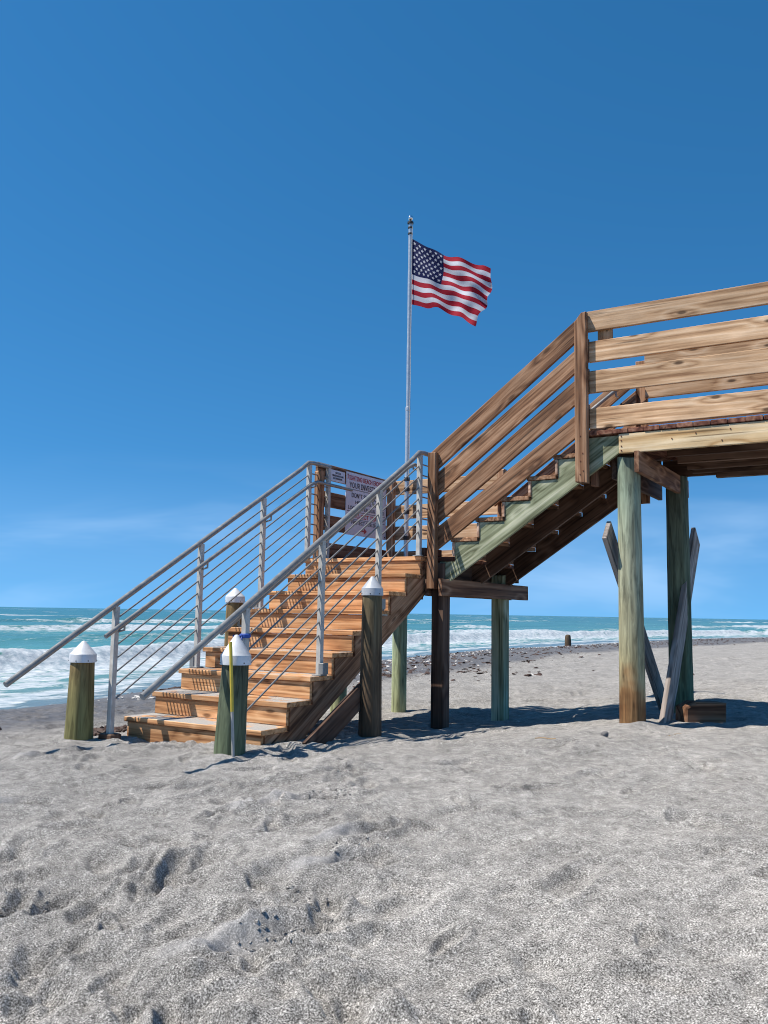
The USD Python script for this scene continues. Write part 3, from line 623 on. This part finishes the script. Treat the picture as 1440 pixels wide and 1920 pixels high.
# ------------------------------------------------------------------ posts and piles that carry it
def pile(name, label, s, t, z0, z1, r0, r1, mat, group=None, cap=None, lean=(0, 0), seed=0, capmat='cap_white', top_cut=0.0, cat='piling'):
    p = thing(name, label, cat, (s, t, z0), group)
    n, m = 28, 16
    th = np.arange(n) / n * 2 * math.pi; V = []; F = []
    zs = np.linspace(z0 - 0.35, z1, m)
    for z in zs:
        f = (z - z0) / (z1 - z0); rr = (r0 + (r1 - r0) * f) * (1 + 0.05 * (meshkit.noise(np.c_[np.cos(th) * 1.6, np.sin(th) * 1.6, np.full(n, z * 1.3 + seed)], seed) - 0.5) + 0.03 * (meshkit.noise(np.c_[np.cos(th) * 5, np.sin(th) * 5, np.full(n, z * 0.8)], seed + 3) - .5))
        V.append(np.c_[rr * np.cos(th) + lean[0] * f, rr * np.sin(th) + lean[1] * f, np.full(n, z - z0) + (top_cut * np.cos(th - 2.0) * (f > .99))])
    V = np.vstack(V)
    for i in range(m - 1):
        for j in range(n):
            a, b = i * n + j, i * n + (j + 1) % n; F += [(a, b, b + n), (a, b + n, a + n)]
    V = np.vstack([V, [lean[0], lean[1], z1 - z0]])
    for j in range(n): F.append((len(V) - 1, (m - 1) * n + j, (m - 1) * n + (j + 1) % n))
    put(p, 'post', trimesh.Trimesh(V, F, process=False), mat, at((s, t, z0)), smooth=45)
    if cap:
        R, hs, hc = cap
        c = lathe([(R * 1.0, 0), (R * 1.01, 0.004), (R * 0.985, hs), (R * 0.93, hs + 0.006), (0.014, hs + hc - 0.004), (0.006, hs + hc)], 40)
        cp = put(p, 'cap', c, capmat, at((s + lean[0], t + lean[1], z1 - hs * 0.55)), smooth=25)
        for a_ in (-2.2, -1.2, -0.3, 0.8):
            put(cp, 'nail', trimesh.creation.icosphere(1, 0.005), 'black_fitting', at((s + lean[0] + R * math.cos(a_), t + lean[1] + R * math.sin(a_), z1 - hs * 0.55 + 0.014)))
    return p


pile('capped_piling', 'short olive wooden piling with white cone cap left of the stair foot', -1.60, -0.02, gz(-1.6, -0.02), 0.66, 0.112, 0.093, 'pile_olive', cap=(0.107, 0.065, 0.105), seed=1)
pile('capped_piling', 'dark green piling with white cone cap before the steps, yellow stick against it', 0.07, -0.13, 0.02, 0.72, 0.108, 0.090, 'pile_green', cap=(0.108, 0.066, 0.14), lean=(0.02, 0.015), seed=2)
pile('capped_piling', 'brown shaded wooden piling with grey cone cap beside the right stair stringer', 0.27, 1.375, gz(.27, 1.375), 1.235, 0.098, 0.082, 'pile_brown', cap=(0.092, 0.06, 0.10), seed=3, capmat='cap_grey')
pile('capped_piling', 'wooden piling with white cone cap half hidden behind the left stair railing', -1.66, 1.87, gz(-1.66, 1.87), 1.17, 0.105, 0.085, 'pile_olive', cap=(0.098, 0.06, 0.085), seed=4)
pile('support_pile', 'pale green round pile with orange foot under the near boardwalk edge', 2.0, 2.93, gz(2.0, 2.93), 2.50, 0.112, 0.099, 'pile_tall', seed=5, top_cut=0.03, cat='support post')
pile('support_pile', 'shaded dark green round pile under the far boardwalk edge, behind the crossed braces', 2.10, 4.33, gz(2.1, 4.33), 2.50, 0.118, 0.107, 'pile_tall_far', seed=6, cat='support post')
pile('support_pile', 'light green round pile under the seaward side of the landing', -1.12, 4.22, gz(-1.12, 4.22), 1.42, 0.088, 0.088, 'pile_round', seed=7, cat='support post')
pile('support_pile', 'round pile behind the stairs under the near seaward corner of the landing', -1.12, 2.95, gz(-1.12, 2.95), 1.40, 0.088, 0.088, 'pile_round', seed=8, cat='support post')
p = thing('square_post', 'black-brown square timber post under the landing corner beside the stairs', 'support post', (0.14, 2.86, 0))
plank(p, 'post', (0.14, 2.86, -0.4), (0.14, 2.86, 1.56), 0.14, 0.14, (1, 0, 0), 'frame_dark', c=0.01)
p = thing('square_post', 'dark green square timber post under the upper stair foot', 'support post', (0.14, 4.30, 0))
plank(p, 'post', (0.14, 4.30, -0.4), (0.14, 4.30, 1.50), 0.155, 0.155, (1, 0, 0), 'stringer_green', c=0.01)

# crossed braces between the two tall piles
S_X = 2.17
br = thing('cross_brace', 'weathered grey plank brace leaning up from the near pile foot to the far pile', 'brace', (S_X, 4.0, 0))
plank(br, 'board', (S_X, 3.20, -0.12), (S_X, 4.84, 1.93), 0.27, 0.045, (0, -1.2, 1), 'brace_grey')
br = thing('cross_brace', 'weathered grey plank brace running from the far pile foot up past the near pile', 'brace', (S_X - .3, 4.0, 0))
a_, b_ = np.array([1.83, 4.75, 0.10]), np.array([1.83, 2.80, 1.83])
plank(br, 'board', a_, b_, 0.22, 0.042, (0, 1, 1.1), 'brace_grey')

# ------------------------------------------------------------------ metal railings
def railing(name, label, s, inner):
    R = thing(name, label, 'railing', (s, 0.12, 0.08))
    zt = lambda t: 1.0755 + 0.6055 * (t - 0.12)
    M_ = 'galvanised'
    tube(R, 'top_rail', [(s, -0.855, zt(-0.855) + .02), (s, 0.5, zt(0.5) + .02), (s, 2.55, zt(2.55) + .02), (s, 2.69, 2.663), (s, 2.78, 2.672), (s, 3.09, 2.672)], 0.0235, M_, n=16)
    posts = [(0.12, gz(s, 0.12) - 0.15 if s < -1 else 0.0, zt(0.12)), (1.06, 0.54, zt(1.06)), (1.95, 1.08, zt(1.95)), (2.705, 1.62, zt(2.70)), (3.065, 1.62, 2.655)]
    if s < -1:   # the seaward railing's second post stands beside the step
        posts[1] = (1.08, 0.54, zt(1.08)); posts[2] = (1.95, 1.08, zt(1.95))
    for k, (t_, z0, z1) in enumerate(posts):
        pp = plank(R, 'post', (s, t_, z0), (s, t_, z1), 0.046, 0.046, (1, 0, 0), 'post_metal', c=0.004)
        if k in (1, 2): plank(pp, 'shoe', (s + 0.035 * (1 if s > -1 else -1), t_ + 0.005, z0 + 0.012), (s + 0.035 * (1 if s > -1 else -1), t_ + 0.005, z0 + 0.105), 0.05, 0.075, (1, 0, 0), M_, c=0.004)
        if not k and s < -1: plank(pp, 'foot_block', (s - 0.07, t_, z0 + 0.165), (s + 0.07, t_, z0 + 0.165), 0.11, 0.06, (0, 1, 0), 'frame_dark', c=0.008)
        if k: plank(pp, 'foot_plate', (s, t_ - 0.045, z0 + 0.006), (s, t_ + 0.045, z0 + 0.006), 0.09, 0.012, (1, 0, 0), M_, c=0.002)
    for off in (0.105, 0.215, 0.325, 0.435, 0.545, 0.655, 0.765):
        f_ = lambda t: zt(t) - off
        tube(R, 'infill_bar', [(s, 0.12, f_(0.12)), (s, 1.4, f_(1.4)), (s, 2.68, f_(2.68)), (s, 2.73, 2.655 - off), (s, 3.065, 2.655 - off)], 0.0075, M_, n=8)
    so = s + inner * 0.085
    hz = lambda t: 0.865 + 0.588 * t if s < -1 else 0.925 + 0.603 * t
    end = 3.42 if s < -1 else 2.86
    top = hz(2.70)
    tube(R, 'grab_rail', [(so, -0.05, hz(-0.05)), (so, 1.2, hz(1.2)), (so, 2.62, hz(2.62)), (so, 2.74, top), (so, end, top + 0.0)], 0.0185, M_, n=14)
    for t_ in (0.14, 1.08, 1.97, 2.72):
        tube(R, 'grab_bracket', [(so, t_, hz(t_) - 0.015), (so, t_, hz(t_) - 0.06), (s + inner * 0.02, t_, hz(t_) - 0.075)], 0.009, M_, n=8)
    return R


railing('metal_railing', 'galvanised pipe railing on the seaward side of the lower stairs', -1.40, 1)
railing('metal_railing', 'galvanised pipe railing on the landward side of the lower stairs, nearest the camera', -0.03, -1)

# ------------------------------------------------------------------ signs
sg = thing('notice_sign', 'large white notice board with red and black lettering on the landing railing', 'sign', (-1.42, 3.9, 1.95))
x0 = -1.437
M = frame((x0, 3.48, 1.955), (0, 1, 0), (0, 0, 1))
put(sg, 'panel', trimesh.creation.box(bounds=[(0, 0, -0.006), (0.90, 0.735, 0)]), 'sign_white', M)


def lettering(parent, txt, x, y, wid, h, mat, M, bold=True):
    m = meshkit.text_mesh(txt, h, 0.002, bold)
    m.apply_scale((wid / m.extents[0], 1, 1)); m.apply_translation((x - m.bounds[0, 0], y - m.bounds[0, 1], 0.0))
    put(parent, 'lettering', m, mat, M)


for txt, x, y, wid, h, mt in (('FIGHTING BEACH EROSION', 0.03, 0.645, 0.84, 0.052, 'sign_red'), ('YOUR INVESTMENT', 0.07, 0.555, 0.76, 0.062, 'sign_black'), ('DON\'T SIT ABOUT', 0.12, 0.445, 0.66, 0.05, 'sign_black'),
                              ('HELP US TO', 0.20, 0.375, 0.5, 0.035, 'sign_black'), ('LOOK AFTER OUR SAND', 0.05, 0.30, 0.8, 0.04, 'sign_black'),
                              ('PROJECT TEAM', 0.13, 0.205, 0.62, 0.05, 'sign_red'), ('PROTECT OUR SHORE', 0.12, 0.13, 0.68, 0.042, 'sign_black'), ('\u2192', 0.25, 0.04, 0.12, 0.06, 'sign_red')):
    if txt == '\u2192':
        a = trimesh.creation.extrude_polygon(__import__('shapely.geometry', fromlist=['Polygon']).Polygon([(0, .035), (.07, .035), (.07, .06), (.13, .025), (.07, -.01), (.07, .015), (0, .015)]), 0.002, engine='earcut')
        a.apply_translation((0.33, 0.04, 0)); put(sg, 'arrow', a, mt, M)
    else: lettering(sg, txt, x, y, wid, h, mt, M)
for yy in (0.535, 0.275, 0.185):
    put(sg, 'rule_line', trimesh.creation.box(bounds=[(0.03, yy, 0), (0.87, yy + 0.006, 0.0015)]), 'sign_black', M)
for xx_ in (0.03, 0.87):
    for yy in (0.03, 0.705):
        b = trimesh.creation.cylinder(0.008, 0.006, sections=10); b.apply_translation((xx_, yy, 0.002)); put(sg, 'screw', b, 'black_fitting', M)
sg = thing('notice_sign', 'small white three-line notice left of the large notice board', 'sign', (-1.42, 3.3, 2.53))
M = frame((x0, 3.165, 2.538), (0, 1, 0), (0, 0, 1))
put(sg, 'panel', trimesh.creation.box(bounds=[(0, 0, -0.006), (0.285, 0.128, 0)]), 'sign_white', M)
for txt, x, y, wid in (('NOTICE', 0.09, 0.088, 0.11), ('PRIVATE BEACH STAIRS', 0.03, 0.055, 0.225), ('NO TRESPASSING', 0.05, 0.024, 0.18)):
    lettering(sg, txt, x, y, wid, 0.02, 'sign_black', M)

# ------------------------------------------------------------------ flagpole and flag
PX, PY = -1.155, 4.40
fp = thing('flagpole', 'tall thin silver flagpole strapped to the landing corner, ball on top', 'flagpole', (PX, PY, 1.62))
tube(fp, 'lower_tube', [(PX, PY, 1.63), (PX, PY, 3.6)], 0.029, 'pole_metal', n=18)
tube(fp, 'upper_tube', [(PX, PY, 3.58), (PX, PY, 6.03)], 0.024, 'pole_metal', n=18)
c = lathe([(0.029, 0), (0.033, 0.01), (0.033, 0.04), (0.026, 0.06)], 18); put(fp, 'coupling', c, 'pole_metal', at((PX, PY, 3.56)), smooth=30)
for z_ in (1.95, 2.27, 2.55, 2.68):
    c = lathe([(0.03, 0), (0.037, 0.004), (0.037, 0.045), (0.03, 0.05)], 18); put(fp, 'clamp', c, 'black_fitting', at((PX, PY, z_)), smooth=30)
put(fp, 'truck', lathe([(0.02, 0), (0.040, 0.008), (0.040, 0.03), (0.02, 0.045)], 18), 'black_fitting', at((PX, PY, 6.0)), smooth=30)
b = trimesh.creation.icosphere(3, 0.034); put(fp, 'finial_ball', b, 'chrome_ball', at((PX, PY, 6.085)), smooth=True)
for z_ in (5.86, 5.94):
    c = lathe([(0.024, 0), (0.032, 0.004), (0.032, 0.022), (0.024, 0.026)], 14); put(fp, 'ring', c, 'black_fitting', at((PX, PY, z_)), smooth=30)
tube(fp, 'halyard', [(PX + 0.034, PY - 0.012, 6.0), (PX + 0.036, PY - 0.012, 4.4), (PX + 0.034, PY - 0.012, 2.7)], 0.004, 'shell', n=6)

fl = thing('flag', 'red, white and blue striped flag with white stars flying to the right of the pole', 'flag', (PX, PY, 5.3))
fdir = unit(rt * 1.0 - fw_h * 0.42); fnor = unit(np.cross(fdir, [0, 0, 1.0]))   # flies down wind, along the beach
HT = 0.865; ZT = 5.80


def cloth_at(u, v, off=0.0):
    """u 0..1 along the fly, v 0 (bottom) .. 1 (top)."""
    u, v = np.broadcast_arrays(np.asarray(u, float), np.asarray(v, float))
    htop = np.interp(u, [0, .2, .43, .7, 1], [0, .21, .44, .72, 1.03]); hbot = np.interp(u, [0, .2, .43, .7, 1], [0, .175, .37, .60, .84])
    hm = np.sin(v * math.pi) * 0.06 * u ** 2
    dtop = np.interp(u, [0, .2, .43, .7, .9, 1], [0, .145, .275, .395, .475, .545]); dbot = np.interp(u, [0, .2, .43, .6, .8, 1], [0, .055, .11, .175, .265, .39])
    h = hbot + (htop - hbot) * v + hm
    z = ZT - HT * (1 - v) - (dbot + (dtop - dbot) * v)
    g = np.minimum(u * 3, 1)
    ph = u * 8.5 + v * 2.6
    rip = 0.038 * np.sin(ph * 1.35 + 0.4) * g + 0.014 * np.sin(u * 23 - v * 5.0 + 1.0) * g * u + 0.016 * np.sin(u * 9 + v * 15) * g + 0.02 * np.sin(v * 21 + u * 13) * smoothstep(.6, 1, u)
    z = z + 0.012 * np.sin(ph * 2.2 + v * 3) * g
    h = h + 0.010 * np.sin(v * 17 + 2) * smoothstep(.7, 1, u)
    P = np.array([PX + 0.03, PY, 0]) + h[..., None] * fdir + (rip + off)[..., None] * (-fnor)
    P[..., 2] += z
    return P


def strip(u0, u1, v0, v1, nu, nv):
    U, V_ = np.meshgrid(np.linspace(u0, u1, nu + 1), np.linspace(v0, v1, nv + 1), indexing='ij')
    a = cloth_at(U, V_, 0 * U + 0.0006).reshape(-1, 3); b = cloth_at(U, V_, 0 * U - 0.0006).reshape(-1, 3)
    F = grid_faces(nu + 1, nv + 1, False)
    return np.vstack([a, b]), np.vstack([F, F[:, ::-1] + len(a)])


B0 = np.array([PX, PY, 5.3]); CU = 0.41
for k in range(13):
    v1 = 1 - k / 13; v0 = 1 - (k + 1) / 13
    Vt, Ft = strip(CU if k < 7 else 0.0, 1.0, v0, v1, 52 if k < 7 else 84, 5)
    put(fl, 'stripe', trimesh.Trimesh(Vt - B0, Ft, process=False), 'flag_red' if k % 2 == 0 else 'flag_white', at(B0), smooth=True)
Vt, Ft = strip(0.0, CU, 1 - 7 / 13, 1, 40, 30)
cant = put(fl, 'canton', trimesh.Trimesh(Vt - B0, Ft, process=False), 'flag_blue', at(B0), smooth=True)
aspect = HT / 1.12
for row in range(9):
    nst = 6 if row % 2 == 0 else 5
    for cidx in range(nst):
        uc = CU * ((2 * cidx + 1 if nst == 6 else 2 * cidx + 2) / 12.0); vc = 1 - (row + 1) / 10 * 7 / 13
        a5 = np.arange(10) / 10 * 2 * math.pi + math.pi / 2; rr = np.where(np.arange(10) % 2 == 0, 0.0275, 0.0125)
        us = uc + rr * np.cos(a5) * aspect; vs = vc + rr * np.sin(a5) / 1.0
        us = np.r_[us, uc]; vs = np.r_[vs, vc]
        Fs = [(10, j, (j + 1) % 10) for j in range(10)]
        V1 = cloth_at(us, vs, 0 * us + 0.0022); V2 = cloth_at(us, vs, 0 * us - 0.0022)
        put(cant, 'star', trimesh.Trimesh(np.vstack([V1, V2]) - B0, Fs + [(a + 11, c + 11, b + 11) for a, b, c in Fs], process=False), 'flag_white', at(B0))

# ------------------------------------------------------------------ small things
st = thing('yellow_stick', 'thin stick, yellow above and grey below, leaning on the green piling', 'stick', (0.30, -0.30, 0.08))
A_, B_ = np.array([0.195, -0.225, 0.04]), np.array([0.165, -0.262, 0.845]); mid = A_ + (B_ - A_) * 0.42
tube(st, 'grey_end', [A_, mid], 0.0105, 'stick_grey', n=10); tube(st, 'yellow_end', [mid, B_], 0.0115, 'stick_yellow', n=10)

sb = thing('blue_strap', 'blue strap knotted round the lowest post of the landward railing', 'strap', (-0.03, 0.12, 0.9))
loop = lathe([(0.034, 0), (0.041, 0.006), (0.041, 0.026), (0.034, 0.032)], 14); put(sb, 'band', loop, 'strap_blue', at((-0.03, 0.12, 0.86)), smooth=30)
tube(sb, 'tail', [(-0.03, 0.085, 0.88), (-0.05, 0.06, 0.868), (-0.085, 0.05, 0.872)], 0.011, 'strap_blue', n=8)
tube(sb, 'tail', [(-0.03, 0.085, 0.875), (-0.02, 0.06, 0.84), (-0.03, 0.05, 0.80)], 0.008, 'strap_blue', n=8)

tb = thing('timber_offcut', 'dark chunky timber offcut lying in the sand at the foot of the far pile', 'timber', (2.40, 3.75, 0.1))
zb_ = gz(2.4, 3.75)
M = frame((2.40, 3.72, zb_ + 0.065), unit([1, 0.95, 0.0]), (0, 0, 1)); M[:3, 3] += 0
poly = [(-0.20, -0.12), (0.21, -0.12), (0.22, 0.11), (-0.08, 0.12), (-0.19, 0.07)]
put(tb, 'block', convex_prism(poly, -0.10, 0.10, 0.012), 'frame_brown', M)

sp_ = thing('wooden_stump', 'short reddish wooden stump standing at the water line far down the beach', 'stump', (-13.0, 43.5, -0.75))
pz = gz(-13.0, 43.5)
pl = lathe([(0.19, -0.4), (0.18, 0.2), (0.16, 0.58), (0.13, 0.66), (0.05, 0.69)], 18)
put(sp_, 'post', pl, 'pile_brown', at((-13.0, 43.5, pz)), smooth=40)


def scatter(name, label, cat, n, spot, size, mat, seed, flat=0.35, kind='stuff', lift=0.3):
    rg = np.random.default_rng(seed); base = trimesh.creation.icosphere(0, 1.0)
    spots = np.array([spot(rg) for _ in range(n)]); zs = press_feet(spots[:, 0], spots[:, 1], ground(spots[:, 0], spots[:, 1]))[0]
    V, F = [], []
    for k, (s_, t_) in enumerate(spots):
        k_ = size(rg); v = base.vertices * rg.uniform(0.6, 1.3, (len(base.vertices), 1)) * (k_ * rg.uniform(.6, 1.6), k_ * rg.uniform(.4, 1.0), k_ * flat)
        v = v @ trimesh.transformations.euler_matrix(rg.uniform(-.4, .4), rg.uniform(-.4, .4), rg.uniform(0, 6.3))[:3, :3].T
        V.append(v + (s_, t_, zs[k] + k_ * flat * lift)); F.append(base.faces + k * len(v))
    parts = trimesh.Trimesh(np.vstack(V), np.vstack(F), process=False)
    return put('/World', name, parts, mat, kind=kind, label=label, cat=cat)


def wrack_spot(rg):
    t_ = 7 + 75 * rg.random() ** 1.5; d_ = 5.0 + 0.9 * math.sin(t_ * 0.7) + rg.normal(0, 1.1 + 0.03 * t_) + 0.09 * t_
    return float(shore(t_)) + d_, t_


scatter('seaweed', 'dark red-brown seaweed and debris strewn along the tide line', 'seaweed', 4200, wrack_spot, lambda g: 0.016 + 0.07 * g.random() ** 2.5, 'weed', 3, 0.25)
scatter('shell_litter', 'pale shells and shell bits scattered on the sand', 'shells', 900, lambda g: (lambda t_: (float(shore(t_)) + 4.2 + abs(g.normal(0, 1.6)), t_))(4 + 50 * g.random() ** 1.5), lambda g: g.uniform(0.012, 0.05), 'shell', 4, 0.5)
for nm, (cs, ct), lab, n_, r_ in (('seaweed_clump', (-2.05, 0.55), 'dark seaweed clump at the foot of the seaward railing', 60, 0.12), ('seaweed_clump', (-3.4, 0.2), 'flat dark seaweed clump on the sand at the left edge of the picture', 70, 0.2)):
    scatter(nm, lab, 'seaweed', n_, lambda g: (cs + g.normal(0, r_), ct + g.normal(0, r_ * .6)), lambda g: g.uniform(0.015, 0.05), 'weed', int(abs(cs) * 100), 0.7)
scatter('sand_clods', 'dark broken clods of damp sand kicked up round the footprints', 'sand clods', 420, lambda g: (lambda c: (c[0] + g.normal(0, .075), c[1] + g.normal(0, .075)))([(1.36, -0.86), (2.3, -2.2), (2.2, -2.36), (1.36, -0.76), (1.0, -0.10), (2.0, -1.42), (2.1, -2.0), (1.05, -2.45)][g.integers(0, 8)]), lambda g: 0.003 + 0.012 * g.random() ** 2, 'sand', 6, 0.6, lift=0.1)
scatter('shell_bits', 'tiny white shell bits on the dry sand', 'shell bits', 420, lambda g: (lambda r_, a_: (CAM[0] + r_ * math.cos(a_), CAM[1] + r_ * math.sin(a_)))(2.3 + 7 * g.random(), HEAD + g.uniform(-.46, .46)), lambda g: g.uniform(0.002, 0.007), 'shell', 8, 0.6)
pb = thing('pebble', 'single dark pebble lying alone on the sand right of the stairs', 'pebble', (2.12, 1.75, gz(2.12, 1.75)))
b = trimesh.creation.icosphere(2, 0.03); b.vertices *= (1 + 0.4 * (meshkit.noise(b.vertices * 40, 5)[:, None] - .5)); b.apply_scale((1, .8, .9)); b.apply_translation((0, 0, 0.018))
put(pb, 'stone', b, 'clod', at((2.12, 1.75, gz(2.12, 1.75))), smooth=40)
for i, (cs, ct, ln_) in enumerate(((1.75, 1.5, 0.16), (2.5, 2.35, 0.25))):
    p0 = np.array([cs, ct, 0]); pts = [p0 + np.array([ln_ * (f - .5) * math.cos(.4 + i), ln_ * (f - .5) * math.sin(.4 + i) + .02 * math.sin(f * 5), 0]) for f in np.linspace(0, 1, 6)]
    for q in pts: q[2] = gz(q[0], q[1]) + 0.006
    sid = thing('dry_stem', ('bent straw-coloured stem lying on the sand in front of the stairs' if i == 0 else 'dark thin stem lying on the sand near the tall pile'), 'stem', pts[0])
    tube(sid, 'stalk', pts, 0.004, 'straw', n=6)
